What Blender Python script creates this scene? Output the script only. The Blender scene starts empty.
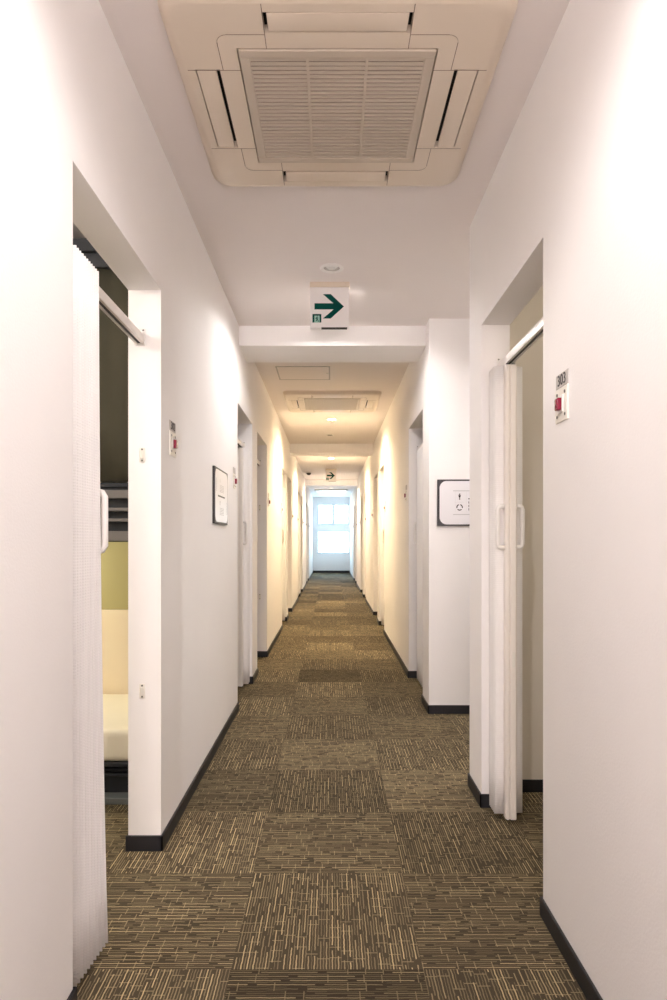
import bpy, bmesh, math, random
from mathutils import Vector, Matrix
random.seed(7)
SC = bpy.context.scene
COL = SC.collection
PI = math.pi

# ---------------------------------------------------------------- dimensions
WL, WR = 0.612, 0.630          # corridor half widths
TH = 0.118                     # corridor wall thickness
H = 2.54                       # ceiling height
DOOR = 2.018                   # opening height
YB, YE = -2.2, 22.4            # corridor ends
XO = 2.45                      # outer walls of the rooms
RAIL = 0.075                   # rail offset behind the wall face
RZ0, RZ1 = 1.822, 1.862        # curtain rail heights
LAMPS = [0.95, 3.97, 7.86, 11.62, 15.2]
L_DOORS = [(1.58, 2.40, 'B'), (4.37, 5.18, 'A'), (5.53, 6.36, 'B'), (8.35, 9.15, 'A'), (9.50, 10.34, 'B'),
           (12.30, 13.10, 'A'), (13.45, 14.28, 'B'), (16.25, 17.05, 'A'), (17.40, 18.20, 'B')]
R_DOORS = [(1.98, 2.79, 'A'), (4.58, 5.40, 'C'), (7.90, 8.70, 'A'), (9.05, 9.85, 'B'), (12.10, 12.90, 'A'),
           (13.30, 14.15, 'B'), (16.30, 17.10, 'A'), (17.50, 18.30, 'B')]
PASS0, PASS1 = 3.03, 4.285     # side passage

# ---------------------------------------------------------------- mesh builder
class MB:
    def __init__(s):
        s.bm = bmesh.new()
    def box(s, x0, x1, y0, y1, z0, z1, bev=0.0, seg=2, rot=None, piv=None):
        b = bmesh.new()
        r = bmesh.ops.create_cube(b, size=1.0)
        for v in b.verts:
            v.co = Vector((x0 + (v.co.x + .5) * (x1 - x0), y0 + (v.co.y + .5) * (y1 - y0), z0 + (v.co.z + .5) * (z1 - z0)))
        if bev > 0:
            bmesh.ops.bevel(b, geom=list(b.edges) + list(b.verts), offset=bev, segments=seg, profile=.6, affect='EDGES')
        if rot is not None:
            p = Vector(piv) if piv is not None else Vector(((x0 + x1) / 2, (y0 + y1) / 2, (z0 + z1) / 2))
            bmesh.ops.transform(b, matrix=Matrix.Translation(p) @ rot.to_4x4() @ Matrix.Translation(-p), verts=b.verts)
        s.merge(b)
        return s
    def merge(s, b):
        me = bpy.data.meshes.new('tmp')
        b.to_mesh(me); b.free()
        s.bm.from_mesh(me)
        bpy.data.meshes.remove(me)
    def loft(s, rings, cap0=False, cap1=False, closed=True):
        vs = [[s.bm.verts.new(p) for p in r] for r in rings]
        n = len(vs[0])
        for a, b in zip(vs, vs[1:]):
            for i in range(n if closed else n - 1):
                j = (i + 1) % n
                try: s.bm.faces.new((a[i], a[j], b[j], b[i]))
                except ValueError: pass
        if cap0: s.bm.faces.new(vs[0][::-1])
        if cap1: s.bm.faces.new(vs[-1])
        return s
    def lathe(s, prof, c, n=40, cap0=False, cap1=False):
        rings = [[(c[0] + r * math.cos(2 * PI * i / n), c[1] + r * math.sin(2 * PI * i / n), c[2] + z) for i in range(n)] for r, z in prof]
        return s.loft(rings, cap0, cap1)
    def tube(s, pts, ra, rb=None, n=10, cap=True, up=None):
        rb = rb or ra
        pts = [Vector(p) for p in pts]
        rings = []
        u = Vector(up) if up is not None else None
        for i, p in enumerate(pts):
            t = (pts[min(i + 1, len(pts) - 1)] - pts[max(i - 1, 0)]).normalized()
            if u is None or abs(t.dot(u)) > .98:
                a = t.orthogonal().normalized()
            else:
                a = (u - t * u.dot(t)).normalized()
            if up is None: u = a
            b = t.cross(a)
            rings.append([p + a * ra * math.cos(2 * PI * k / n) + b * rb * math.sin(2 * PI * k / n) for k in range(n)])
        return s.loft(rings, cap, cap)
    def poly_prism(s, pts2, y0, y1, plane='xz'):
        def P(a, b, d):
            return (a, d, b) if plane == 'xz' else ((d, a, b) if plane == 'yz' else (a, b, d))
        r0 = [P(a, b, y0) for a, b in pts2]; r1 = [P(a, b, y1) for a, b in pts2]
        return s.loft([r0, r1], True, True)
    def obj(s, name, mat, parent=None, smooth=False, loc=None):
        bmesh.ops.recalc_face_normals(s.bm, faces=s.bm.faces)
        me = bpy.data.meshes.new(name)
        s.bm.to_mesh(me); s.bm.free()
        me.materials.append(mat)
        if smooth:
            for p in me.polygons: p.use_smooth = True
        o = bpy.data.objects.new(name, me)
        COL.objects.link(o)
        if parent is not None: o.parent = parent
        if loc is not None: o.location = loc
        if smooth == 'auto':
            md = o.modifiers.new('edge', 'EDGE_SPLIT'); md.split_angle = math.radians(35)
        return o

def rrect(hx, hy, r, z, n=6, c=(0, 0)):
    out = []
    for k, (sx, sy) in enumerate(((1, 1), (-1, 1), (-1, -1), (1, -1))):
        for i in range(n + 1):
            a = PI / 2 * k + PI / 2 * i / n
            out.append((c[0] + sx * (hx - r) + r * math.cos(a), c[1] + sy * (hy - r) + r * math.sin(a), z))
    return out

def tag(o, label=None, cat=None, group=None, kind=None):
    if label: o['label'] = label
    if cat: o['category'] = cat
    if group: o['group'] = group
    if kind: o['kind'] = kind
    return o

def empty(name, loc, label=None, cat=None, group=None):
    o = bpy.data.objects.new(name, None); COL.objects.link(o)
    o.location = loc; o.empty_display_size = .1
    return tag(o, label, cat, group)

def copy_tree(o, parent=None):
    c = o.copy(); COL.objects.link(c); c.parent = parent
    for ch in list(o.children): copy_tree(ch, c)
    return c

# ---------------------------------------------------------------- materials
def nodes(name):
    m = bpy.data.materials.new(name); m.use_nodes = True
    nt = m.node_tree
    return m, nt, nt.nodes['Principled BSDF']

def plain(name, col, rough=.5, metal=0.0, bump=0.0, bscale=200.0, var=0.03, spec=.5, vscale=8.0):
    m, nt, b = nodes(name)
    tc = nt.nodes.new('ShaderNodeTexCoord')
    nz = nt.nodes.new('ShaderNodeTexNoise'); nz.inputs['Scale'].default_value = vscale; nz.inputs['Detail'].default_value = 3
    nt.links.new(tc.outputs['Object'], nz.inputs['Vector'])
    mr = nt.nodes.new('ShaderNodeMapRange')
    mr.inputs['To Min'].default_value = 1 - var; mr.inputs['To Max'].default_value = 1 + var
    nt.links.new(nz.outputs['Fac'], mr.inputs['Value'])
    mx = nt.nodes.new('ShaderNodeVectorMath'); mx.operation = 'SCALE'
    mx.inputs[0].default_value = col[:3]
    nt.links.new(mr.outputs['Result'], mx.inputs['Scale'])
    nt.links.new(mx.outputs[0], b.inputs['Base Color'])
    b.inputs['Roughness'].default_value = rough; b.inputs['Metallic'].default_value = metal
    b.inputs['Specular IOR Level'].default_value = spec
    if bump > 0:
        n2 = nt.nodes.new('ShaderNodeTexNoise'); n2.inputs['Scale'].default_value = bscale; n2.inputs['Detail'].default_value = 2
        nt.links.new(tc.outputs['Object'], n2.inputs['Vector'])
        bp = nt.nodes.new('ShaderNodeBump'); bp.inputs['Strength'].default_value = bump; bp.inputs['Distance'].default_value = .002
        nt.links.new(n2.outputs['Fac'], bp.inputs['Height']); nt.links.new(bp.outputs['Normal'], b.inputs['Normal'])
    return m

M = {}
M['wall'] = plain('painted_plaster', (.88, .862, .856), .75, bump=.25, bscale=160, var=.012, spec=.25)
M['ceil'] = plain('ceiling_paper', (.79, .74, .72), .85, bump=.2, bscale=220, var=.012, spec=.2)
M['room'] = plain('room_wallpaper', (.74, .695, .615), .85, bump=.2, bscale=180, var=.02, spec=.2)
M['base'] = plain('black_vinyl_base', (.012, .012, .016), .45, var=.1)
M['ac'] = plain('cream_plastic', (.68, .59, .485), .38, var=.01)
M['grille'] = plain('cream_grille_plastic', (.52, .45, .37), .5, var=.01)
M['filter'] = plain('grey_filter_mesh', (.11, .09, .075), .9, bump=.4, bscale=600)
M['dark'] = plain('dark_gap', (.012, .011, .010), .8)
M['seam'] = plain('seam_shadow', (.24, .18, .14), .8)
M['white'] = plain('white_plastic', (.82, .80, .775), .4, var=.01)
M['post'] = plain('ivory_aluminium', (.84, .79, .735), .42, var=.01)
M['rail'] = plain('satin_white_rail', (.76, .72, .68), .32, metal=.1, var=.01)
M['screw'] = plain('dull_steel_screw', (.16, .15, .14), .35, metal=.8)
M['steel'] = plain('brushed_steel', (.68, .66, .62), .28, metal=.9)
M['plate'] = plain('ivory_plate', (.80, .775, .71), .4, var=.01)
M['numplate'] = plain('grey_number_plate', (.50, .47, .45), .45, var=.02)
M['ink'] = plain('black_ink', (.025, .022, .025), .6)
M['greyink'] = plain('grey_ink', (.50, .49, .51), .7)
M['red'] = plain('red_lens', (.22, .004, .03), .2, var=.02)
M['frame'] = plain('charcoal_frame', (.035, .030, .036), .5)
M['paper'] = plain('white_sheet', (.80, .79, .82), .3, var=.01)
M['green'] = plain('dark_green_print', (.001, .060, .050), .8, spec=.1)
M['mint'] = plain('mint_print', (.33, .58, .50), .5)
M['signface'] = plain('milky_sign_panel', (.80, .77, .76), .35, var=.01)
M['olive'] = plain('dark_olive_cloth', (.085, .078, .056), .95, bump=.5, bscale=500, spec=.1)
M['navy'] = plain('navy_black_board', (.022, .024, .031), .5)
M['bandgrey'] = plain('warm_grey_bar', (.20, .185, .18), .5)
M['yellow'] = plain('yellow_green_board', (.39, .345, .155), .7)
M['beige'] = plain('beige_board', (.78, .67, .50), .7)
M['linen'] = plain('ivory_bed_linen', (.84, .79, .66), .9, bump=.4, bscale=40)
M['strip'] = plain('slate_grey_strip', (.13, .145, .15), .5)
M['alu'] = plain('white_window_frame', (.78, .80, .82), .4, var=.01)
M['chrome'] = plain('lamp_reflector', (.75, .73, .70), .18, metal=.9)

def emitter(name, col, st):
    m, nt, b = nodes(name)
    nz = nt.nodes.new('ShaderNodeTexNoise'); nz.inputs['Scale'].default_value = 3
    b.inputs['Base Color'].default_value = (.8, .8, .8, 1)
    b.inputs['Emission Color'].default_value = (*col, 1); b.inputs['Emission Strength'].default_value = st
    return m
M['lens'] = plain('clear_silver_lens', (.85, .84, .82), .12)
M['lamp_white'] = emitter('lamp_glow_neutral', (1, .95, .9), 5)
M['lamp_warm'] = emitter('lamp_glow_warm', (1, .9, .75), 7)

def fabric_mat():
    m, nt, b = nodes('ribbed_white_fabric')
    N = nt.nodes.new; L = nt.links.new
    tc = N('ShaderNodeTexCoord'); sx = N('ShaderNodeSeparateXYZ'); L(tc.outputs['Object'], sx.inputs[0])
    def wav(out, f):
        a = N('ShaderNodeMath'); a.operation = 'MULTIPLY'; a.inputs[1].default_value = f; L(out, a.inputs[0])
        s = N('ShaderNodeMath'); s.operation = 'SINE'; L(a.outputs[0], s.inputs[0]); return s.outputs[0]
    z = wav(sx.outputs['Z'], 2 * PI / .0075)
    y = wav(sx.outputs['Y'], 2 * PI / .005)
    ad = N('ShaderNodeMath'); ad.operation = 'ADD'; L(z, ad.inputs[0]); L(y, ad.inputs[1])
    nz = N('ShaderNodeTexNoise'); nz.inputs['Scale'].default_value = 150; L(tc.outputs['Object'], nz.inputs['Vector'])
    ad2 = N('ShaderNodeMath'); ad2.operation = 'MULTIPLY_ADD'; ad2.inputs[1].default_value = 1.5; L(nz.outputs['Fac'], ad2.inputs[0]); L(ad.outputs[0], ad2.inputs[2])
    bp = N('ShaderNodeBump'); bp.inputs['Strength'].default_value = .35; bp.inputs['Distance'].default_value = .001
    L(ad2.outputs[0], bp.inputs['Height']); L(bp.outputs['Normal'], b.inputs['Normal'])
    mr = N('ShaderNodeMapRange'); mr.inputs['From Min'].default_value = -2; mr.inputs['From Max'].default_value = 3
    mr.inputs['To Min'].default_value = .93; mr.inputs['To Max'].default_value = 1.03; L(ad2.outputs[0], mr.inputs['Value'])
    sc = N('ShaderNodeVectorMath'); sc.operation = 'SCALE'; sc.inputs[0].default_value = (.90, .88, .87)
    L(mr.outputs[0], sc.inputs['Scale']); L(sc.outputs[0], b.inputs['Base Color'])
    b.inputs['Roughness'].default_value = .8; b.inputs['Specular IOR Level'].default_value = .25
    return m
M['fabric'] = fabric_mat()

def carpet_mat():
    m, nt, b = nodes('carpet_tiles')
    N = nt.nodes.new; L = nt.links.new
    def val(v):
        n = N('ShaderNodeValue'); n.outputs[0].default_value = v; return n.outputs[0]
    def ma(op, a, bb=None, c=None):
        n = N('ShaderNodeMath'); n.operation = op
        for i, v in enumerate((a, bb, c)):
            if v is None: continue
            if isinstance(v, (int, float)): n.inputs[i].default_value = v
            else: L(v, n.inputs[i])
        return n.outputs[0]
    def wn(x, y, z):
        c = N('ShaderNodeCombineXYZ')
        for i, v in enumerate((x, y, z)):
            if isinstance(v, (int, float)): c.inputs[i].default_value = v
            else: L(v, c.inputs[i])
        w = N('ShaderNodeTexWhiteNoise'); w.noise_dimensions = '3D'; L(c.outputs[0], w.inputs['Vector'])
        return w.outputs['Value']
    def step(lo, x):      # x > lo
        return ma('GREATER_THAN', x, lo)
    geo = N('ShaderNodeNewGeometry'); sp = N('ShaderNodeSeparateXYZ'); L(geo.outputs['Position'], sp.inputs[0])
    X = ma('DIVIDE', ma('ADD', sp.outputs['X'], .260), .5)
    Y = ma('DIVIDE', ma('ADD', sp.outputs['Y'], -.237), .5)
    ix, iy = ma('FLOOR', X), ma('FLOOR', Y)
    fx, fy = ma('MULTIPLY', ma('FRACT', X), .5), ma('MULTIPLY', ma('FRACT', Y), .5)
    par = ma('FLOORED_MODULO', ma('ADD', ix, iy), 2.0)          # 1: strokes run along Y
    def mixf(a, bb):
        return ma('ADD', ma('MULTIPLY', par, a), ma('MULTIPLY', ma('SUBTRACT', 1.0, par), bb))
    p = mixf(fy, fx); q = mixf(fx, fy)
    tid = ma('ADD', ma('MULTIPLY', ix, 17.3), ma('MULTIPLY', iy, 5.7))
    trnd = wn(ix, iy, 3.0)
    # wobble so that the yarn lines are not ruled
    nz = N('ShaderNodeTexNoise'); nz.inputs['Scale'].default_value = 55; nz.inputs['Detail'].default_value = 1
    L(geo.outputs['Position'], nz.inputs['Vector'])
    q = ma('ADD', q, ma('MULTIPLY', ma('SUBTRACT', nz.outputs['Fac'], .5), .0035))
    S = .0160
    qs = ma('DIVIDE', q, S); iq = ma('FLOOR', qs); fq = ma('FRACT', qs)
    r1 = wn(iq, tid, 1.0)
    ps = ma('ADD', ma('DIVIDE', p, .17), ma('MULTIPLY', r1, 9.0)); ips = ma('FLOOR', ps); fps = ma('FRACT', ps)
    r2 = wn(iq, ips, tid)
    line = ma('MULTIPLY', ma('LESS_THAN', ma('ABSOLUTE', ma('SUBTRACT', fq, .5)), .10), ma('LESS_THAN', fps, .86))
    line = ma('MULTIPLY', line, ma('MAP_RANGE', r2) if False else ma('MULTIPLY_ADD', r2, .85, .2))
    # short cross stitches between the long yarns
    g = ma('FLOOR', ma('DIVIDE', qs, 2.0)); r3 = wn(g, tid, 7.0)
    cs = ma('ADD', ma('DIVIDE', p, .046), ma('MULTIPLY', r3, 5.0)); fcs = ma('FRACT', cs); r4 = wn(g, ma('FLOOR', cs), tid)
    cross = ma('MULTIPLY', ma('LESS_THAN', fcs, .06), ma('MULTIPLY', step(.40, r4), .5))
    # fainter secondary yarn midway
    sec = ma('MULTIPLY', ma('LESS_THAN', ma('ABSOLUTE', ma('SUBTRACT', ma('FRACT', ma('ADD', qs, .5)), .5)), .10), ma('MULTIPLY', step(.35, wn(iq, ma('FLOOR', ma('DIVIDE', p, .05)), tid)), .30))
    pat = ma('MAXIMUM', ma('MAXIMUM', line, cross), sec)
    sp2 = N('ShaderNodeTexNoise'); sp2.inputs['Scale'].default_value = 700; sp2.inputs['Detail'].default_value = 2
    L(geo.outputs['Position'], sp2.inputs['Vector'])
    spk = ma('MULTIPLY_ADD', sp2.outputs['Fac'], 1.9, .05)
    mix = N('ShaderNodeMix'); mix.data_type = 'RGBA'
    mix.inputs['A'].default_value = CARPET_DARK; mix.inputs['B'].default_value = CARPET_LIGHT
    L(pat, mix.inputs['Factor'])
    tone = ma('MULTIPLY', ma('MULTIPLY', ma('MULTIPLY_ADD', trnd, .75, .64), ma('MULTIPLY_ADD', par, .14, .93)), spk)
    sc = N('ShaderNodeVectorMath'); sc.operation = 'SCALE'; L(mix.outputs['Result'], sc.inputs[0]); L(tone, sc.inputs['Scale'])
    L(sc.outputs[0], b.inputs['Base Color'])
    b.inputs['Roughness'].default_value = .95; b.inputs['Specular IOR Level'].default_value = .12
    bp = N('ShaderNodeBump'); bp.inputs['Strength'].default_value = .5; bp.inputs['Distance'].default_value = .003
    L(ma('ADD', pat, ma('MULTIPLY', sp2.outputs['Fac'], .8)), bp.inputs['Height']); L(bp.outputs['Normal'], b.inputs['Normal'])
    return m
CARPET_DARK = (.072, .057, .037, 1)
CARPET_LIGHT = (.50, .40, .225, 1)
M['carpet'] = carpet_mat()

def glass_mat(name='window_glass', col=(.97, .985, .99, 1)):
    m = bpy.data.materials.new(name); m.use_nodes = True
    nt = m.node_tree; nt.nodes.clear()
    out = nt.nodes.new('ShaderNodeOutputMaterial'); mx = nt.nodes.new('ShaderNodeMixShader')
    tr = nt.nodes.new('ShaderNodeBsdfTransparent'); gl = nt.nodes.new('ShaderNodeBsdfGlossy')
    tr.inputs[0].default_value = col; gl.inputs['Roughness'].default_value = .05
    fr = nt.nodes.new('ShaderNodeFresnel'); fr.inputs['IOR'].default_value = 1.45
    nt.links.new(fr.outputs[0], mx.inputs[0])
    nt.links.new(tr.outputs[0], mx.inputs[1]); nt.links.new(gl.outputs[0], mx.inputs[2]); nt.links.new(mx.outputs[0], out.inputs[0])
    return m
M['glass'] = glass_mat()
M['tinted'] = glass_mat('fill_tint_glass', (.95, .745, .665, 1))  # warm tint added so the blue daylight fill turns neutral

# ---------------------------------------------------------------- setting
def struct(o): o['kind'] = 'structure'; return o

f = MB(); f.box(-XO - .1, XO + .1, YB - .1, YE + .1, -.08, 0)
struct(f.obj('floor', M['carpet']))

# ceiling with square cut-outs for the recessed lamps
HOLES = [(.005, y) for y in LAMPS] + [(.004, 3.487), (1.6, 3.25), (-.018, 9.06), (.0, 18.3)]
hh = .0425
c = MB()
xs = [-XO - .1, XO + .1]
ys = sorted(HOLES, key=lambda t: t[1])
prev = YB - .1
for (hx, hy) in ys:
    c.box(xs[0], xs[1], prev, hy - hh, H, H + .12)
    c.box(xs[0], hx - hh, hy - hh, hy + hh, H, H + .12)
    c.box(hx + hh, xs[1], hy - hh, hy + hh, H, H + .12)
    c.box(hx - hh, hx + hh, hy - hh, hy + hh, H + .10, H + .12)
    prev = hy + hh
c.box(xs[0], xs[1], prev, YE + .1, H, H + .12)
struct(c.obj('ceiling', M['ceil']))

def corridor_wall(side, doors, gaps, name):
    w = MB()
    x0, x1 = (-WL - TH, -WL) if side < 0 else (WR, WR + TH)
    cuts = [(a, b, 'd') for a, b, _ in doors] + [(a, b, 'g') for a, b in gaps]
    cuts.sort()
    prev = YB
    for a, b, k in cuts:
        w.box(x0, x1, prev, a, 0, H)
        if k == 'd': w.box(x0, x1, a, b, DOOR, H)
        prev = b
    w.box(x0, x1, prev, YE, 0, H)
    struct(w.obj(name, M['wall']))
    # black vinyl base, turned into every opening
    bb = MB(); t, bh = .008, .056
    xf = -WL if side < 0 else WR
    prev = YB
    for a, b, k in cuts + [(YE, None, None)]:
        if side < 0:
            xa, xb = xf, xf + t
            ja, jb = xf - TH - t, xf + t
        else:
            xa, xb = xf - t, xf
            ja, jb = xf - t, xf + TH + t
        bb.box(xa, xb, prev - (t if prev > YB else 0), a + (t if b else 0), 0, bh, .0015, 1)
        if b and k == 'd':
            bb.box(ja, jb, a, a + t, 0, bh, .0015, 1)
            bb.box(ja, jb, b - t, b, 0, bh, .0015, 1)
        prev = b
    struct(bb.obj('baseboard_left' if side < 0 else 'baseboard_right', M['base']))
corridor_wall(-1, L_DOORS, [], 'wall_left')
corridor_wall(1, R_DOORS, [(PASS0, PASS1)], 'wall_right')

# side passage walls
w = MB(); w.box(WR + TH, XO, PASS0 - .07, PASS0, 0, H); struct(w.obj('wall_passage_near', M['wall']))
w = MB(); w.box(WR + TH, XO, PASS1, PASS1 + TH, 0, H); struct(w.obj('wall_passage_far', M['wall']))
bb = MB(); bb.box(WR - .008, XO, PASS1 - .008, PASS1, 0, .056, .0015, 1); bb.box(WR - .008, XO, PASS0, PASS0 + .008, 0, .056, .0015, 1)
struct(bb.obj('baseboard_passage', M['base']))
bb = MB(); bb.box(WR + TH, XO, PASS0 - .078, PASS0 - .07, 0, .056, .0015, 1); struct(bb.obj('baseboard_room', M['base']))
# room-side lining of the partition in the open room
w = MB(); w.box(WR + TH, XO, PASS0 - .074, PASS0 - .07, .0, H); struct(w.obj('wall_room', M['room']))

# outer walls and partitions of the rooms
w = MB(); w.box(-XO - .1, -XO, YB, YE, 0, H); struct(w.obj('wall_outer_left', M['room']))
w = MB(); w.box(XO, XO + .1, YB, YE, 0, H); struct(w.obj('wall_outer_right', M['room']))
for sgn, ylist, W in ((-1, [.2, 3.62, 5.355, 7.4, 9.325, 11.3, 13.275, 15.2, 17.225, 19.2], WL), (1, [.6, 6.6, 8.875, 10.9, 13.1, 15.2, 17.3, 19.3], WR)):
    for y in ylist:
        w = MB(); a, b = sorted((sgn * (W + TH), sgn * XO)); w.box(a, b, y - .04, y + .04, 0, H)
        struct(w.obj('wall_partition', M['room']))
BW = (-.55, .57, .35, 2.3)     # window added behind the camera to let in fill daylight
w = MB(); w.box(-XO, BW[0], YB - .1, YB, 0, H); w.box(BW[1], XO, YB - .1, YB, 0, H)
w.box(BW[0], BW[1], YB - .1, YB, 0, BW[2]); w.box(BW[0], BW[1], YB - .1, YB, BW[3], H)
struct(w.obj('wall_back', M['wall']))
w = MB()
for (a0, a1, c0, c1) in ((BW[0], BW[1], BW[2], BW[2] + .05), (BW[0], BW[1], BW[3] - .05, BW[3]), (BW[0], BW[0] + .05, BW[2] + .05, BW[3] - .05), (BW[1] - .05, BW[1], BW[2] + .05, BW[3] - .05)):
    w.box(a0, a1, YB - .08, YB - .02, c0, c1, .003, 1)
wo = struct(w.obj('fill_window', M['alu']))
w = MB(); w.box(BW[0] + .045, BW[1] - .045, YB - .053, YB - .047, BW[2] + .045, BW[3] - .045); w.obj('pane', M['tinted'], wo)

# ceiling beams
for y0, y1, zb in ((4.43, 4.85, 2.408), (9.88, 10.30, 2.408), (15.85, 16.25, 2.408)):
    w = MB(); w.box(-WL, WR, y0, y1, zb, H + .01); struct(w.obj('ceiling_beam', M['wall']))

# end wall with two windows
WX0, WX1 = -.475, WR - .004
U0, U1, D0, D1 = 1.60, 2.33, .64, 1.42
w = MB()
w.box(-WL - TH, WX0, YE, YE + .14, 0, H); w.box(WX1, WR + TH, YE, YE + .14, 0, H)
w.box(WX0, WX1, YE, YE + .14, 0, D0); w.box(WX0, WX1, YE, YE + .14, D1, U0); w.box(WX0, WX1, YE, YE + .14, U1, H)
struct(w.obj('wall_end', M['wall']))
w = MB(); w.box(-XO - .1, -WL - TH, YE, YE + .14, 0, H); w.box(WR + TH, XO + .1, YE, YE + .14, 0, H); struct(w.obj('wall_end_rooms', M['room']))
bb = MB(); bb.box(-WL, WR, YE - .012, YE, 0, .075, .0015, 1); struct(bb.obj('baseboard_end', M['base']))

def window(name, z0, z1, sashes):
    fr = MB(); b = .022
    for (a0, a1, c0, c1) in ((WX0, WX1, z0, z0 + b), (WX0, WX1, z1 - b, z1), (WX0, WX0 + b, z0 + b, z1 - b), (WX1 - b, WX1, z0 + b, z1 - b)):
        fr.box(a0, a1, YE - .012, YE + .10, c0, c1, .003, 1)
    o = struct(fr.obj(name, M['alu']))
    xs0, xs1 = WX0 + b, WX1 - b
    if sashes == 2:
        mid = (xs0 + xs1) / 2
        spans = [(xs0, mid + .055, YE + .02), (mid - .055, xs1, YE + .05)]
    else:
        spans = [(xs0, xs1, YE + .04)]
    for a, d, yy in spans:
        s = MB(); q = .03 if sashes == 1 else .042
        s.box(a, d, yy, yy + .022, z0 + b, z0 + b + q, .002, 1); s.box(a, d, yy, yy + .022, z1 - b - q, z1 - b, .002, 1)
        qa, qd = (q + .068 if sashes == 2 and a > xs0 else q), (q + .068 if sashes == 2 and d < xs1 else q)
        s.box(a, a + qa, yy, yy + .022, z0 + b + q, z1 - b - q, .002, 1); s.box(d - qd, d, yy, yy + .022, z0 + b + q, z1 - b - q, .002, 1)
        so = s.obj('window_sash', M['alu'], o)
        g = MB(); g.box(a + qa - .004, d - qd + .004, yy + .009, yy + .013, z0 + b + q - .004, z1 - b - q + .004)
        g.obj('pane', M['glass'], so)
    if sashes == 2:
        l = MB(); l.box((xs0 + xs1) / 2 - .012, (xs0 + xs1) / 2 + .012, YE + .002, YE + .02, (z0 + z1) / 2 - .03, (z0 + z1) / 2 + .03, .004, 2)
        l.obj('window_latch', M['white'], o)
window('window_1', U0, U1, 2)
window('window_2', D0, D1, 1)

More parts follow.
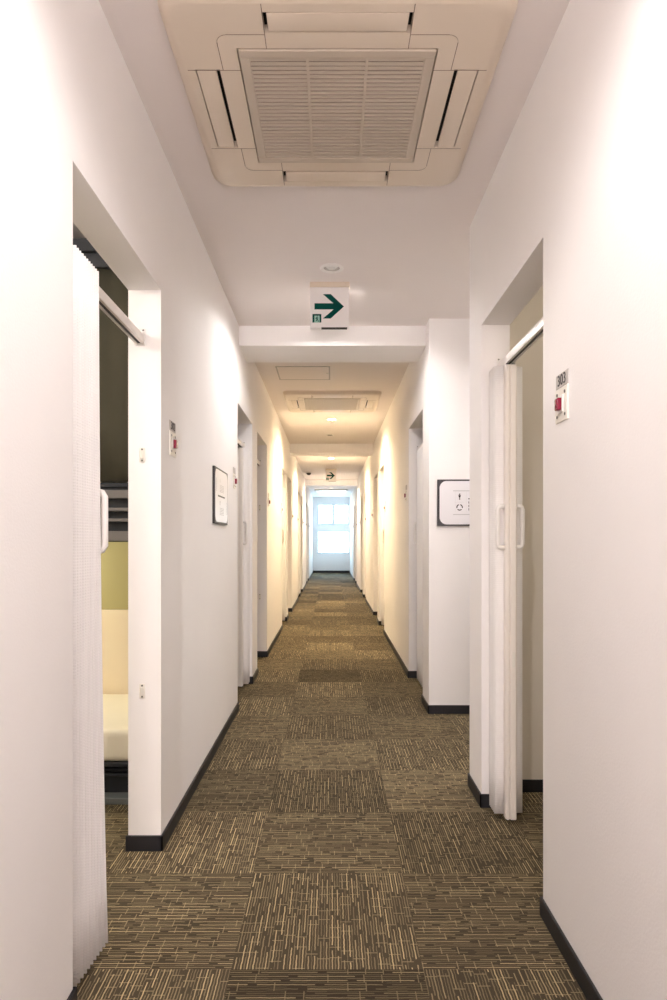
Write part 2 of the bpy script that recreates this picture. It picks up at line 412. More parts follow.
# ---------------------------------------------------------------- ceiling cassette air conditioner
def make_ac(loc, label, group):
    root = empty('air_conditioner', loc, label, 'air conditioner', group)
    slots = [(-.418, -.346, -.20, .19), (.346, .418, -.20, .19), (-.20, .20, .342, .414), (-.20, .20, -.414, -.342)]
    hole = [(-.285, .285, -.285, .285)] + slots
    p = MB()
    E = .44
    p.loft([rrect(.475, .475, .075, 0), rrect(.475, .475, .075, -.012), rrect(.470, .470, .07, -.022), rrect(.458, .458, .058, -.031), rrect(E, E, .04, -.035)])
    # flat face as cells round the openings, plus the four rounded corners
    xs = sorted({-E, E} | {h[0] for h in hole} | {h[1] for h in hole} | {-E + .04, E - .04})
    ysx = sorted({-E, E} | {h[2] for h in hole} | {h[3] for h in hole} | {-E + .04, E - .04})
    inside = lambda x, y: any(h[0] < x < h[1] and h[2] < y < h[3] for h in hole)
    for i in range(len(xs) - 1):
        for j in range(len(ysx) - 1):
            mx, my = (xs[i] + xs[i + 1]) / 2, (ysx[j] + ysx[j + 1]) / 2
            if abs(mx) > E - .04 and abs(my) > E - .04: continue
            if inside(mx, my): continue
            v = [p.bm.verts.new((x, y, -.035)) for x, y in ((xs[i], ysx[j]), (xs[i + 1], ysx[j]), (xs[i + 1], ysx[j + 1]), (xs[i], ysx[j + 1]))]
            p.bm.faces.new(v)
    for k, (sx, sy) in enumerate(((1, 1), (-1, 1), (-1, -1), (1, -1))):
        cx, cy = sx * (E - .04), sy * (E - .04)
        arc = [(cx + .04 * math.cos(PI / 2 * (k + i / 6)), cy + .04 * math.sin(PI / 2 * (k + i / 6)), -.035) for i in range(7)]
        p.bm.faces.new([p.bm.verts.new((cx, cy, -.035))] + [p.bm.verts.new(a) for a in arc])
    for h in hole:      # walls of the openings
        a, b_, c0, d = h
        p.loft([[(a, c0, -.035), (b_, c0, -.035), (b_, d, -.035), (a, d, -.035)], [(a, c0, -.006), (b_, c0, -.006), (b_, d, -.006), (a, d, -.006)]])
    bmesh.ops.remove_doubles(p.bm, verts=p.bm.verts, dist=.0002)
    p.obj('panel', M['ac'], root, 'auto')
    for h in slots:
        d = MB(); d.box(h[0] - .001, h[1] + .001, h[2] - .001, h[3] + .001, -.012, -.006)
        d.obj('air_duct', M['dark'], root)
    # louvers, leaving a wide dark gap on the inner side
    for i, h in enumerate(slots):
        a, b_, c0, e = h; m_, wd = .003, .011
        if i == 0: b_ -= wd; a += m_; c0 += m_; e -= m_
        if i == 1: a += wd; b_ -= m_; c0 += m_; e -= m_
        if i == 2: c0 += m_ * 4; e -= m_; a += wd; b_ -= wd
        if i == 3: e -= m_ * 2; c0 += m_; a += wd; b_ -= wd
        l = MB(); l.box(a, b_, c0, e, -.036, -.026, .003, 2)
        l.obj('louver', M['ac'], root, 'auto')
    g = MB(); G, I = .281, .252
    g.box(-G, G, -G, -I, -.039, -.02, .002, 1); g.box(-G, G, I, G, -.039, -.02, .002, 1)
    g.box(-G, -I, -I, I, -.039, -.02, .002, 1); g.box(I, G, -I, I, -.039, -.02, .002, 1)
    n = 28
    for i in range(n):
        y = -I + (i + .5) * 2 * I / n
        g.box(-I, I, y - .0062, y + .0062, -.037, -.034)
    for x in (-.086, .086): g.box(x - .004, x + .004, -I, I, -.0385, -.025)
    for x in (-.16, .16): g.box(x - .035, x + .035, I + .008, I + .02, -.0405, -.038, .001, 1)
    gr = g.obj('grille', M['grille'], root)
    fl = MB(); fl.box(-.284, .284, -.284, .284, -.016, -.006); fl.obj('filter', M['filter'], root)
    t = .0011
    def seg(x0, y0, x1, y1):
        sm.box(min(x0, x1) - t, max(x0, x1) + t, min(y0, y1) - t, max(y0, y1) + t, -.0354, -.0346)
    S = .336; r = .03
    for s in (-1, 1):
        for q in (-1, 1):
            sm = MB()
            seg(s * .20, q * S, s * (S - r), q * S); seg(s * S, q * .20, s * S, q * (S - r))
            pts = [(s * (S - r + r * math.cos(a)), q * (S - r + r * math.sin(a)), -.035) for a in [PI / 2 * i / 6 for i in range(7)]]
            sm.tube(pts, .0011, .0004, 6, up=(0, 0, 1))
            seg(s * .20, q * .285, s * .20, q * .44)
            seg(s * .285, q * .197, s * .44, q * .197)
            sm.obj('panel_seam', M['seam'], root)
    return root

ac1 = make_ac((.018, 2.165, H), 'large cream ceiling air conditioner just above and before the near green arrow sign', 'ceiling cassette air conditioners')
ac2 = copy_tree(ac1); ac2.location = (.012, 6.83, H); ac2['label'] = 'cream ceiling air conditioner beyond the first ceiling beam, behind the ceiling hatch'
ac3 = copy_tree(ac1); ac3.location = (.0, 19.3, H); ac3['label'] = 'small distant ceiling air conditioner in front of the bright end window'

# ---------------------------------------------------------------- ceiling lamps and fittings
def make_lamp(loc, label, mat, group, lit=True, lens=False):
    root = empty('downlight', loc, label, 'ceiling light', group)
    r = MB(); r.lathe([(.042, .0), (.043, -.004), (.050, -.0065), (.057, -.006), (.0615, -.003), (.0625, .0)], (0, 0, 0), 40)
    r.obj('trim_ring', M['white'], root, True)
    f = MB(); f.lathe([(.042, .0), (.040, .02), (.034, .045), (.024, .06)], (0, 0, 0), 32)
    f.obj('reflector', M['chrome'] if lit else M['dark'], root, True)
    b = MB()
    if lens: b.lathe([(.041, .012), (.030, .004), (.022, -.002), (.016, -.002), (.012, .004), (.0, .002)], (0, 0, 0), 32)
    else: b.lathe([(.026, .062), (.022, .052), (.012, .046), (.0, .045)], (0, 0, 0), 24)
    b.obj('bulb', mat, root, True)
    return root
names = {3.97: ('recessed ceiling light hidden behind the near green arrow sign', 'lamp_white'),
         7.86: ('lit recessed ceiling light just beyond the second air conditioner', 'lamp_warm'),
         11.62: ('distant lit recessed ceiling light just beyond the second ceiling beam', 'lamp_warm')}
for y in LAMPS:
    if y in names: make_lamp((.005, y, H), names[y][0], M[names[y][1]], 'recessed corridor ceiling lights')
make_lamp((.004, 3.487, H), 'recessed round ceiling fitting with silvery lens just in front of the near green arrow sign', M['lens'], 'recessed corridor ceiling lights', True, True)
make_lamp((1.6, 3.25, H), 'added recessed fill light inside the side passage', M['lamp_white'], 'recessed corridor ceiling lights')  # added lamp, evens out the light on the wall opposite
fit = make_lamp((-.018, 9.06, H), 'unlit round ceiling fitting with dark centre, in front of second ceiling beam', M['dark'], 'recessed corridor ceiling lights', False)
make_lamp((.005, .95, H), 'recessed ceiling light overhead, before the large air conditioner', M['lamp_white'], 'recessed corridor ceiling lights')
make_lamp((.0, 18.3, H), 'tiny recessed ceiling light beyond the last ceiling beam, by the end window', M['lamp_warm'], 'recessed corridor ceiling lights')
make_lamp((.005, 15.2, H), 'tiny recessed ceiling light by the last ceiling beam', M['lamp_warm'], 'recessed corridor ceiling lights')

# black dome fitting
d = empty('dome_sensor', (-.47, 14.1, H), 'small black dome fitting on the ceiling beside the distant green arrow sign', 'ceiling sensor')
b = MB(); b.lathe([(.062, 0), (.062, -.012), (.055, -.016)], (0, 0, 0), 32, cap1=True); b.obj('mounting_ring', M['white'], d, 'auto')
b = MB(); b.lathe([(.05, -.014)] + [(.05 * math.cos(a), -.018 - .042 * math.sin(a)) for a in [PI / 2 * i / 8 for i in range(9)]], (0, 0, 0), 32); b.obj('dome', M['ink'], d, True)

# ceiling inspection hatch
d = empty('access_hatch', (-.232, 5.69, H), 'square ceiling access hatch with grey metal edge beyond the first ceiling beam', 'ceiling hatch')
b = MB(); q = .225
b.box(-q, q, -q, -q + .012, -.004, 0); b.box(-q, q, q - .012, q, -.004, 0); b.box(-q, -q + .012, -q + .012, q - .012, -.004, 0); b.box(q - .012, q, -q + .012, q - .012, -.004, 0)
b.obj('hatch_frame', plain('hatch_edge_metal', (.42, .40, .38), .4, metal=.4), d)
b = MB(); b.box(-q + .014, q - .014, -q + .014, q - .014, -.003, 0); b.obj('hatch_panel', M['ceil'], d)
b = MB(); b.lathe([(.011, 0), (.011, -.005), (.008, -.006)], (q - .022, .0, -.002), 16, cap1=True); b.obj('latch', M['steel'], d)

# ---------------------------------------------------------------- green arrow signs
def make_sign(loc, label, group):
    root = empty('exit_sign', loc, label, 'exit sign', group)
    hw, ht = .107, .252
    b = MB(); b.box(-hw, hw, 0, .034, -ht, -.028, .004, 2); b.obj('housing', M['signface'], root, 'auto')
    b = MB(); b.box(-hw - .002, hw + .004, -.004, .04, -.028, 0, .003, 1); b.obj('mounting_block', M['ac'], root, 'auto')
    b = MB(); b.box(-hw + .006, hw - .006, -.0025, 0, -ht + .006, -.034, .001, 1); b.obj('face', M['signface'], root)
    k = .005535
    A = [(315, 304.1), (332.4, 304.1), (323.4, 295), (331.2, 295), (344.3, 307.3), (331.2, 319.2), (323.4, 319.2), (332.2, 310.2), (315, 310.2)]
    pts = [((x - 330.0) * k, -(y - 282.6) * k) for x, y in A]
    def arrow(grow, y0, y1, nm, mat):
        cx = sum(p_[0] for p_ in pts) / len(pts); cz = sum(p_[1] for p_ in pts) / len(pts)
        m = MB()
        tri = [(0, 1, 7, 8)], [(2, 3, 4, 7), ]
        # shaft and the two barbs as separate convex prisms in one mesh
        g = lambda i: pts[i]
        tip, ui, li = pts[4], pts[1], pts[7]
        mid = (tip[0] - 6.8 * k, tip[1])
        quads = [[pts[0], (mid[0], pts[0][1]), (mid[0], pts[8][1]), pts[8]],
                 [pts[2], pts[3], tip, mid], [mid, tip, pts[5], pts[6]]]
        for qd in quads: m.poly_prism(qd, y0, y1)
        return m.obj(nm, mat, root)
    arrow(0, -.0036, -.0022, 'arrow', M['green'])
    # small running-figure symbol in the lower corner
    sx0, sx1, sz0, sz1 = (313 - 330) * k, (321.8 - 330) * k, -(323.2 - 282.6) * k, -(314.8 - 282.6) * k
    b = MB(); b.box(sx0, sx1, -.0036, -.0022, sz0, sz1); sy = b.obj('symbol', M['green'], root)
    b = MB(); w_, h_ = sx1 - sx0, sz1 - sz0
    b.box(sx0 + .22 * w_, sx0 + .80 * w_, -.0042, -.0035, sz0, sz0 + .80 * h_)
    b.obj('symbol_doorway', M['mint'], sy)
    b = MB()
    def L2(x0, z0, x1, z1, r=.0022): b.tube([(sx0 + x0 * w_, -.0042, sz0 + z0 * h_), (sx0 + x1 * w_, -.0042, sz0 + z1 * h_)], r, .0008, 6, up=(1, 0, 0) if abs(z1 - z0) > abs(x1 - x0) else (0, 0, 1))
    L2(.50, .62, .52, .36, .0028); L2(.52, .36, .38, .12); L2(.52, .36, .66, .24); L2(.66, .24, .64, .06); L2(.5, .58, .34, .46); L2(.5, .58, .66, .50)
    b.lathe([(.0, .003), (.003, .0), (.0, -.003)], (sx0 + .54 * w_, -.0045, sz0 + .72 * h_), 10)
    b.obj('symbol_figure', M['green'], sy)
    b = MB(); b.box(-.045, hw - .01, -.0028, .03, -ht - .0012, -ht + .001); b.obj('lower_lip', M['dark'], root)
    return root
s1 = make_sign((-.008, 3.675, H), 'white ceiling sign with green arrow, large, before the first ceiling beam', 'hanging green arrow signs')
s2 = copy_tree(s1); s2.location = (.0, 13.4, H); s2['label'] = 'tiny distant green arrow sign near the bright end window'

# ---------------------------------------------------------------- doorway fittings
def d_handle(side_sign, x0, parent, name='handle', z=1.17, hl=.082, out=.036, yc=0):
    s = side_sign
    pts = []
    prof = [(0, -hl), (.5, -hl), (.85, -hl * .95), (1, -hl * .82), (1, 0), (1, hl * .82), (.85, hl * .95), (.5, hl), (0, hl)]
    b = MB(); b.tube([(x0 + s * out * a, yc, z + c_) for a, c_ in prof], .0095, .0100, 12, up=(0, 1, 0))
    o = b.obj(name, M['white'], parent, True)
    return o

CACHE = {}
def make_curtain(key, dirn, side, n, pitch_t, pitch_b, half, flare, ytop0, raise_=0.0, out=.028):
    """Accordion curtain with its origin at rail line and floor; dirn: stack grows towards +1 / -1 in Y; the lead post ends it."""
    root = empty('accordion_curtain', (0, 0, 0))
    zt, zb = 1.816, .02
    lv = 10; per = 10
    b = MB(); rings = []
    for j in range(lv + 1):
        t = j / lv; z = zb + (zt - zb) * t
        row = []
        pit = pitch_b + (pitch_t - pitch_b) * min(1, t * 1.0) ** .6
        for i in range(n * per + 1):
            ph = i / per
            tri = math.asin(math.sin(2 * PI * ph) * .97) / math.asin(.97)
            am = half + flare * (1 - t) ** 2 * (ph / n)
            zz = z + (raise_ * t if abs(am * tri) > .024 else 0)
            row.append((am * tri, dirn * (.012 + ytop0 + ph * pit), zz))
        rings.append(row)
    b.loft(rings, closed=False)
    o = b.obj('pleated_fabric', M['fabric'], root, True)
    md = o.modifiers.new('cloth', 'SOLIDIFY'); md.thickness = .0022; md.offset = 0
    ye = .012 + ytop0 + n * (pitch_t + pitch_b) / 2
    # fixed edge strip at the jamb
    b = MB(); b.box(-.02, .02, *sorted((0, dirn * (.012 + ytop0))), zb, zt, .002, 1); b.obj('jamb_strip', M['post'], root)
    # lead post: ribbed profile
    y0, y1 = sorted((dirn * ye, dirn * (ye + .036)))
    b = MB(); b.box(-.022, .022, y0, y1, .012, zt - .002, .003, 2)
    ya, yb = (y0 - .006, y0 + .002) if dirn < 0 else (y1 - .002, y1 + .006)
    b.box(-.019, -.009, ya, yb, .012, zt - .004, .002, 1); b.box(-.004, .019, ya, yb, .012, zt - .004, .002, 1)
    po = b.obj('lead_post', M['post'], root, 'auto')
    yc = (y0 + y1) / 2
    d_handle(-1, -.021, root, yc=yc, out=out); d_handle(1, .021, root, yc=yc, out=out)
    b = MB(); yl = ya - .0015 if dirn < 0 else yb
    b.box(.002, .014, yl, yl + .0015, .615, .675, .0005, 1); b.obj('catch', M['plate'], root)
    b = MB()
    for x in (-.012, .012): b.box(x - .006, x + .006, yc - .01, yc + .01, zt - .003, zt + .003, .001, 1)
    b.obj('roller', M['ink'], root)
    return root

def make_rail(length):
    root = empty('curtain_rail', (0, 0, 0))
    b = MB(); h = RZ1 - RZ0; L_ = length - .008; k = .85
    prof_out = [(-.015, 0), (-.015, h * .72), (-.008, h), (.008, h), (.015, h * .72), (.015, 0)]
    prof_in = [(.0065, 0), (.0065, .006), (.011, .008), (.011, h * .6), (-.011, h * .6), (-.011, .008), (-.0065, .006), (-.0065, 0)]
    pr = prof_out + prof_in
    b.loft([[(x, .004, RZ0 + z) for x, z in pr], [(x, .004 + L_, RZ0 + z) for x, z in pr]])
    # end caps
    b.bm.faces.new([b.bm.verts.new((x, .004, RZ0 + z)) for x, z in prof_out]); b.bm.faces.new([b.bm.verts.new((x, .004 + L_, RZ0 + z)) for x, z in prof_out])
    r = b.obj('rail', M['rail'], root, 'auto')
    b = MB(); b.box(-.008, .008, .006, L_, RZ0 + .003, RZ0 + .012); b.obj('rail_track', M['ink'], root)
    for y, s in ((0, 1), (length, -1)):
        b = MB(); b.box(-.02, .02, *sorted((y, y + s * .003)), RZ0 - .004, RZ1 + .016, .003, 2)
        b.box(-.013, .013, *sorted((y, y + s * .012)), RZ0 + .008, RZ1 + .004, .003, 1)
        br = b.obj('bracket', M['steel'] if False else M['white'], root, 'auto')
        b = MB()
        for x in (-.012, .012):
            b.tube([(x, y + s * .002, RZ1 + .010), (x, y + s * .0045, RZ1 + .010)], .0032, n=8)
        b.obj('bracket_screw', M['screw'], br)
    return root

def door_label(side, idx, what):
    return what

rails, curtains = {}, {}
def put_rail(side, a, b_, label):
    ln = round(b_ - a, 3); W = WL if side < 0 else WR
    if ln in rails: o = copy_tree(rails[ln])
    else: o = rails[ln] = make_rail(ln)
    o.location = (side * (W + RAIL + (.008 if side > 0 else 0)), a, 0)
    tag(o, label, 'curtain rail', 'white curtain rails across the doorways')
def put_curtain(side, a, b_, typ, label, special=None):
    W = WL if side < 0 else WR
    key = special or typ
    if key in curtains: o = copy_tree(curtains[key])
    else:
        if key == 'near': o = make_curtain(key, 1, side, 11, .0158, .0182, .069, .020, .040, .026, .042)
        elif key == 'A': o = make_curtain(key, -1, side, 6, .0165, .0165, .064, 0, .006)
        elif key == 'B': o = make_curtain(key, 1, side, 8, .0165, .0165, .058, 0, .012)
        else: o = make_curtain(key, 1, side, 12, .055, .055, .040, 0, .012)
        curtains[key] = o
    y = b_ if typ == 'A' else a
    o.location = (side * (W + RAIL + (.008 if side > 0 else 0)), y, 0)
    tag(o, label, 'accordion curtain', 'white accordion curtains in the doorways')
ORD = ['first', 'second', 'third', 'fourth', 'fifth', 'sixth', 'seventh', 'eighth', 'ninth']
for i, (a, b_, t) in enumerate(L_DOORS):
    w_ = ORD[i] + ' doorway along the bunk room side'
    put_rail(-1, a, b_, 'white curtain rail across the %s' % w_ if i else 'white curtain rail crossing the large doorway with dark bunk behind')
    lab = 'folded white accordion curtain in the %s' % w_ if i else 'tall folded white accordion curtain in front of the dark bunk'
    put_curtain(-1, a, b_, t, lab, 'near' if i == 0 else None)
for i, (a, b_, t) in enumerate(R_DOORS):
    w_ = ORD[i] + ' doorway along the room 303 side'
    put_rail(1, a, b_, 'white curtain rail across the %s' % w_ if i else 'white curtain rail crossing the open doorway of room 303')
    if i == 0: lab = 'folded accordion curtain with two white handles at the room 303 doorway'
    elif t == 'C': lab = 'drawn white accordion curtain in the doorway just beyond the framed pictogram sign'
    else: lab = 'folded white accordion curtain in the %s' % w_
    put_curtain(1, a, b_, t, lab)

# catch plates on the jambs opposite the stacks
sp = None
for (i, z) in ((0, 1.424), (0, .575), (2, 1.424), (2, .575), (4, 1.424), (4, .575)):
    a, b_, t = L_DOORS[i]
    if sp is None:
        sp = empty('catch_plate', (0, 0, 0))
        b = MB(); b.box(-.010, .010, -.004, 0, -.026, .026, .003, 2); b.box(-.006, .006, -.007, -.003, -.014, .014, .002, 1); b.obj('plate', M['plate'], sp, 'auto')
        for zz in (-.020, .020):
            b = MB(); b.tube([(0, -.003, zz), (0, -.0055, zz)], .0034, n=10); b.obj('screw', M['screw'], sp)
        o = sp
    else: o = copy_tree(sp)
    o.location = (-(WL + RAIL - .008), b_, z)
    tag(o, '%s small ivory catch plate on the far jamb of the %s' % ('upper' if z > 1 else 'lower', 'doorway with the dark bunk' if i == 0 else ORD[i] + ' bunk side doorway'), 'catch plate', 'ivory catch plates on door jambs')

# ---------------------------------------------------------------- number plates and call lights on the walls
def text_mesh(txt, size, mat, parent, depth=.0006, name='digits'):
    cu = bpy.data.curves.new('tmp_text', 'FONT'); cu.body = txt; cu.size = size; cu.align_x = 'CENTER'; cu.align_y = 'CENTER'; cu.extrude = depth
    cu.space_character = 1.05
    to = bpy.data.objects.new('tmp_text', cu); COL.objects.link(to)
    dg = bpy.context.evaluated_depsgraph_get(); dg.update()
    me = bpy.data.meshes.new_from_object(to.evaluated_get(dg))
    bpy.data.objects.remove(to); bpy.data.curves.remove(cu)
    me.name = name; me.materials.clear(); me.materials.append(mat)
    o = bpy.data.objects.new(name, me); COL.objects.link(o); o.parent = parent
    return o
# local frame: plate lies in x (along the wall), z up, faces -y; rotated to the wall
def face_rot(side): return (0, 0, PI / 2 if side < 0 else -PI / 2)
def make_number(txt):
    root = empty('number_plate', (0, 0, 0))
    b = MB(); b.box(-.047, .047, -.003, 0, -.0195, .0195, .0012, 1); b.obj('plate', M['numplate'], root)
    if txt:
        t = text_mesh(txt, .042, M['ink'], root); t.location = (0, -.0034, -.0005); t.rotation_euler = (PI / 2, 0, 0)
    return root
def make_call():
    root = empty('mounted_call_light', (0, 0, 0))
    b = MB(); b.box(-.0475, .0475, -.005, 0, -.046, .046, .002, 2); b.obj('cover_plate', M['plate'], root, 'auto')
    b = MB(); b.box(-.021, .021, -.008, -.004, -.024, .024, .002, 1); b.obj('lens_surround', M['white'], root, 'auto')
    b = MB(); b.box(-.013, .013, -.019, -.006, -.0165, .0165, .004, 3); b.obj('red_lens', M['red'], root, 'auto')
    for x in (-.03, .03):
        for z in (-.030, .030):
            b = MB(); b.tube([(x, -.004, z), (x, -.0065, z)], .0045, n=10); b.obj('screw', M['screw'], root)
    return root
num_any = call_any = None
def put_plates(side, yc, where, txt=None):
    global num_any, call_any
    if txt: n_ = make_number(txt)
    elif num_any is None: n_ = num_any = make_number(None)
    else: n_ = copy_tree(num_any)
    if call_any is None: c_ = call_any = make_call()
    else: c_ = copy_tree(call_any)
    x = -WL if side < 0 else WR
    for o, z in ((n_, 1.5545), (c_, 1.487)):
        o.location = (x, yc, z); o.rotation_euler = face_rot(side)
    tag(n_, 'grey room number plate ' + where, 'number plate', 'grey room number plates')
    tag(c_, 'ivory wall plate with red call light ' + where, 'call light', 'red call lights on ivory plates')
put_plates(1, 1.812, 'reading 303' if False else 'beside the room 303 doorway', '303')
put_plates(-1, 2.568, 'beside the doorway with the dark bunk', '302')
for i, (a, b_, t) in enumerate(L_DOORS):
    if i: put_plates(-1, a - .165 if t == 'A' else b_ + .165, 'beside the %s doorway along the bunk side' % ORD[i])
for i, (a, b_, t) in enumerate(R_DOORS):
    if i: put_plates(1, a - .165 if t == 'A' else b_ + .165, 'beside the %s doorway along the room 303 side' % ORD[i])

# ---------------------------------------------------------------- framed notices
def rr2(x0, x1, z0, z1, r, n=6):
    out = []
    cx, cz, hx, hz = (x0 + x1) / 2, (z0 + z1) / 2, (x1 - x0) / 2, (z1 - z0) / 2
    return [(cx + a, cz + b) for a, b, _ in rrect(hx, hz, r, 0, n)]
def notice_base(root):
    w, h = .43, .298
    b = MB(); b.box(-w / 2, w / 2, -.012, 0, -h / 2, h / 2, .0015, 1); b.obj('frame', M['frame'], root)
    b = MB(); b.poly_prism(rr2(-w / 2 + .014, w / 2 - .014, -h / 2 + .010, h / 2 - .010, .045, 10), -.0130, -.0118); b.obj('sheet', M['paper'], root)
def bar(m, x0, x1, z0, z1): m.box(x0, x1, -.0136, -.0128, z0, z1)
def figure(m, x, z, s):
    m.poly_prism([(x + s * .2 * math.cos(a), z + s * .75 + s * .2 * math.sin(a)) for a in [2 * PI * i / 12 for i in range(12)]], -.0136, -.0128)
    m.poly_prism([(x - .34 * s, z + .5 * s), (x + .34 * s, z + .5 * s), (x + .18 * s, z - .1 * s), (x - .18 * s, z - .1 * s)], -.0136, -.0128)
    bar(m, x - .15 * s, x - .03 * s, z - .75 * s, z - .08 * s); bar(m, x + .03 * s, x + .15 * s, z - .75 * s, z - .08 * s)
def ringmark(m, x, z, r):
    for k in range(3):
        a0 = PI / 2 + k * 2 * PI / 3 + .25
        arc = [a0 + (2 * PI / 3 - .5) * i / 6 for i in range(7)]
        for p0, p1 in zip(arc, arc[1:]):
            m.poly_prism([(x + r * math.cos(p0), z + r * math.sin(p0)), (x + r * math.cos(p1), z + r * math.sin(p1)), (x + .68 * r * math.cos(p1), z + .68 * r * math.sin(p1)), (x + .68 * r * math.cos(p0), z + .68 * r * math.sin(p0))], -.0136, -.0128)
# pictogram sign on the passage wall
n1 = empty('framed_sign', (.682 + .215, PASS1, 1.356), 'black framed white pictogram sign on the wall facing down the corridor', 'framed sign', 'black framed white notices')
notice_base(n1)
b = MB(); bar(b, -.115, .115, .0735, .078); bar(b, -.115, .115, -.078, -.0735)
b.obj('ruled_lines', M['greyink'], n1)
b = MB()
figure(b, -.073, .036, .024); ringmark(b, -.073, -.030, .021)
bar(b, -.018, .018, .022, .028); figure(b, .073, .036, .024); ringmark(b, .073, -.030, .021)
for k in range(3): bar(b, -.016, -.012, -.05 + k * .022, -.036 + k * .022)
b.obj('pictograms', M['ink'], n1)
b = MB()
for (x0, x1, z0, z1) in ((-.1, -.0995, -.06, .07), (-.105, -.045, .002, .0028), (-.03, -.0295, -.06, .07)): bar(b, x0, x1, z0, z1)
b.obj('fine_rules', M['greyink'], n1)
# notice on the long wall
n2 = empty('framed_notice', (-WL, 3.655, 1.353), 'charcoal framed white notice hung on the long wall beyond the bunk doorway', 'framed notice', 'black framed white notices')
n2.rotation_euler = face_rot(-1)
notice_base(n2)
b = MB(); b.box(-.12, .10, -.0136, -.0128, -.004, .004); b.obj('ruled_line', M['frame'], n2)
b = MB()
figure(b, -.055, .082, .011); ringmark(b, -.055, -.036, .011)
b.obj('pictograms', M['greyink'], n2)
b = MB()
for z0 in (.058, -.066):
    for k in range(5):
        for c0 in range(4): bar(b, -.06 + c0 * .034, -.06 + c0 * .034 + .018 + .006 * ((k + c0) % 2), z0 - k * .0085, z0 - k * .0085 + .0035)
for k in range(8):
    bar(b, -.168, -.160, .022 + k * .009, .028 + k * .009)
    bar(b, .158, .166, -.092 + k * .009, -.086 + k * .009)
b.obj('text_lines', M['greyink'], n2)

# ---------------------------------------------------------------- bunk in the room behind the large doorway
BX0, BX1, BY0, BY1 = -XO + .01, -WL - TH - .012, 2.85, 3.575
bk = empty('bunk_bed', ((BX0 + BX1) / 2, BY0, 0), 'dark built-in bunk with lit lower berth seen through the large doorway', 'bunk bed')
def bkb(name, mat, *boxes, bev=.002):
    m = MB(); ox, oy = (BX0 + BX1) / 2, BY0
    for (x0, x1, y0, y1, z0, z1) in boxes: m.box(x0 - ox, x1 - ox, y0 - oy, y1 - oy, z0, z1, bev, 1)
    return m.obj(name, mat, bk)
bkb('shaded_recess', M['navy'], (BX0, BX1, BY0 + .06, BY1, .0, .12), (BX0, BX1, BY0 + .01, BY0 + .05, .145, .16), (BX0, BX1, BY0 + .03, BY0 + .06, .095, .108))  # black filling stands for the shade under the berth, plus slight bars
bkb('foot_strip', M['strip'], (BX0, BX1, BY0 - .035, BY0 + .03, .0, .028))
bkb('berth_board', M['navy'], (BX0, BX1, BY0 + .005, BY1, .145, .163))
z0s = [(1.114, 1.156), (1.196, 1.210), (1.241, 1.256), (1.296, 1.332)]
bkb('guard_board', M['navy'], (BX0, BX1, BY0 + .03, BY0 + .06, 1.11, 1.345), (BX0, BX1, BY0 + .02, BY1, 1.345, 1.365))
for a, b_ in z0s: bkb('guard_bar', M['bandgrey'], (BX0, BX1, BY0 - .004, BY0 + .03, a, b_))
bkb('berth_ceiling', M['yellow'], (BX0, BX1, BY0 + .06, BY1, 1.112, 1.13))
bkb('back_panel', M['yellow'], (BX0, BX1, BY1 - .012, BY1, .745, 1.112))
bkb('lower_back_panel', M['beige'], (BX0, BX1, BY1 - .016, BY1, .163, .745))
bkb('end_panel', M['beige'], (BX0, BX0 + .02, BY0 + .03, BY1 - .02, .163, 1.112))
bkb('header', M['navy'], (BX0, BX1, BY0, BY0 + .04, 2.285, 2.345), (BX0, BX1, BY0 - .02, BY0 + .06, 2.345, 2.40))
# privacy cloth of the upper berth (gently pleated)
m = MB(); rings = []
for z in (1.368, 1.6, 1.9, 2.284):
    rings.append([(BX0 + (BX1 - BX0) * i / 160 - (BX0 + BX1) / 2, .02 + .006 * math.sin(i * .55) + .003 * math.sin(i * .21 + z), z) for i in range(161)])
m.loft(rings, closed=False)
o = m.obj('privacy_cloth', M['olive'], bk, True); md = o.modifiers.new('cloth', 'SOLIDIFY'); md.thickness = .003
# mattress on the lower berth
mt = MB(); mt.box(BX0 + .03, BX1 - .005, BY0 + .01, BY1 - .02, .164, .30, .028, 4)
mo = mt.obj('mattress', M['linen'], None, True); mo.location = (0, 0, 0)
tag(mo, 'ivory sheeted mattress on the lower berth behind the large doorway', 'mattress')
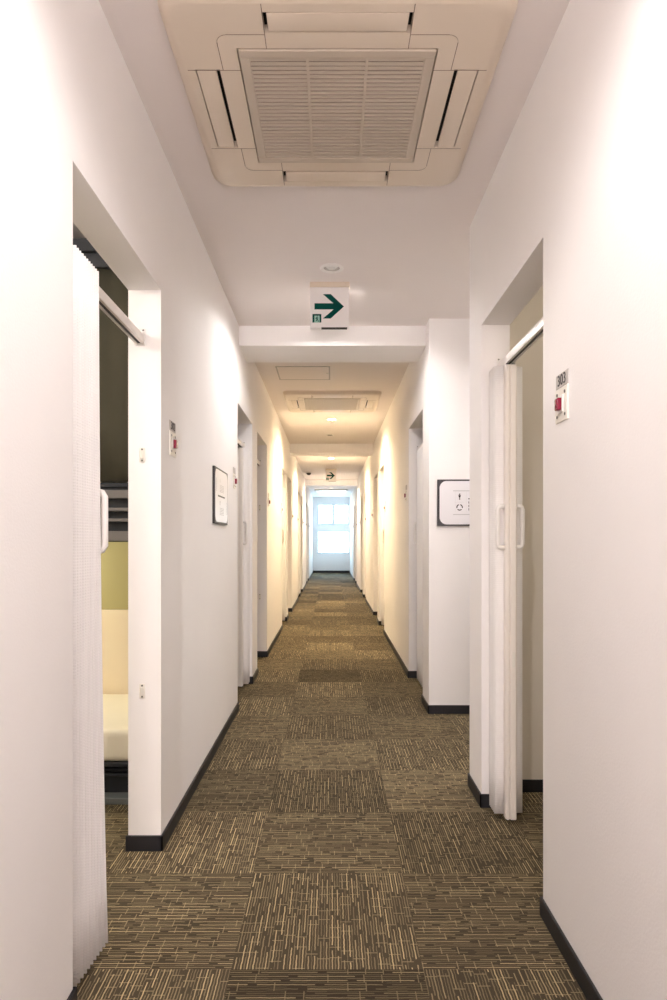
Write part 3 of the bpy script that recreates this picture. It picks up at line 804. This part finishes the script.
# ---------------------------------------------------------------- light
def spot(y, col, en, x=.005):
    l = bpy.data.lights.new('downlight_beam', 'SPOT'); l.energy = en; l.color = col; l.shadow_soft_size = .018
    l.spot_size = math.radians(162); l.spot_blend = .6
    o = bpy.data.objects.new('downlight_beam', l); COL.objects.link(o); o.location = (x, y, H + .0115)
    return o
NEUT, WARM, WARM2 = (1, .95, .925), (1, .77, .47), (1, .83, .62)
spot(LAMPS[0], NEUT, 17); spot(LAMPS[1], NEUT, 18).data.spot_blend = .3; spot(3.25, NEUT, 17, 1.6)  # last one: added fill from the side passage
spot(LAMPS[2], WARM, 78); spot(LAMPS[3], WARM, 72); spot(LAMPS[4], WARM2, 56); spot(18.3, WARM2, 20)
def point(loc, col, en, r=.05):  # added point lights in the rooms, without lamp bodies
    l = bpy.data.lights.new('room_fill', 'POINT'); l.energy = en; l.color = col; l.shadow_soft_size = r
    o = bpy.data.objects.new('room_fill', l); COL.objects.link(o); o.location = loc
point((-1.5, 3.2, 1.02), (1, .95, .85), 3.0)  # added light for the bright lower berth
point((1.7, 1.7, 2.3), (1, .92, .80), 4.5, .1)  # added fill in room 303
point((-1.6, 1.5, 2.15), (1, .95, .88), 12, .1)  # added to brighten the bunk room
wd = bpy.data.worlds.new('daylight'); SC.world = wd; wd.use_nodes = True
bg = wd.node_tree.nodes['Background']; bg.inputs[0].default_value = (.58, .82, 1, 1); bg.inputs[1].default_value = 10.0
l = bpy.data.lights.new('window_portal', 'AREA'); l.shape = 'RECTANGLE'; l.size = BW[1] - BW[0]; l.size_y = BW[3] - BW[2]; l.cycles.is_portal = True
o = bpy.data.objects.new('window_portal', l); COL.objects.link(o); o.location = ((BW[0] + BW[1]) / 2, YB - .12, (BW[2] + BW[3]) / 2); o.rotation_euler = (PI / 2, 0, 0)
for (z0, z1) in ((U0, U1), (D0, D1)):
    l = bpy.data.lights.new('window_portal', 'AREA'); l.shape = 'RECTANGLE'; l.size = WX1 - WX0; l.size_y = z1 - z0; l.cycles.is_portal = True
    o = bpy.data.objects.new('window_portal', l); COL.objects.link(o); o.location = ((WX0 + WX1) / 2, YE + .16, (z0 + z1) / 2); o.rotation_euler = (-PI / 2, 0, 0)

# ---------------------------------------------------------------- camera
cam = bpy.data.cameras.new('camera'); co = bpy.data.objects.new('camera', cam); COL.objects.link(co)
co.location = (0, 0, 1.12); co.rotation_euler = (PI / 2, 0, 0)
cam.sensor_fit = 'VERTICAL'; cam.sensor_height = 36; cam.lens = 24.0
cam.shift_x = .0025; cam.shift_y = .0395
cam.clip_start = .02; cam.clip_end = 200
SC.camera = co
SC.view_settings.view_transform = 'Standard'; SC.view_settings.look = 'None'
SC.view_settings.gamma = 1; SC.view_settings.use_curve_mapping = False
SC.view_settings.exposure = 1.47
SC.cycles.max_bounces = 12; SC.cycles.diffuse_bounces = 8
SC.cycles.use_denoising = True
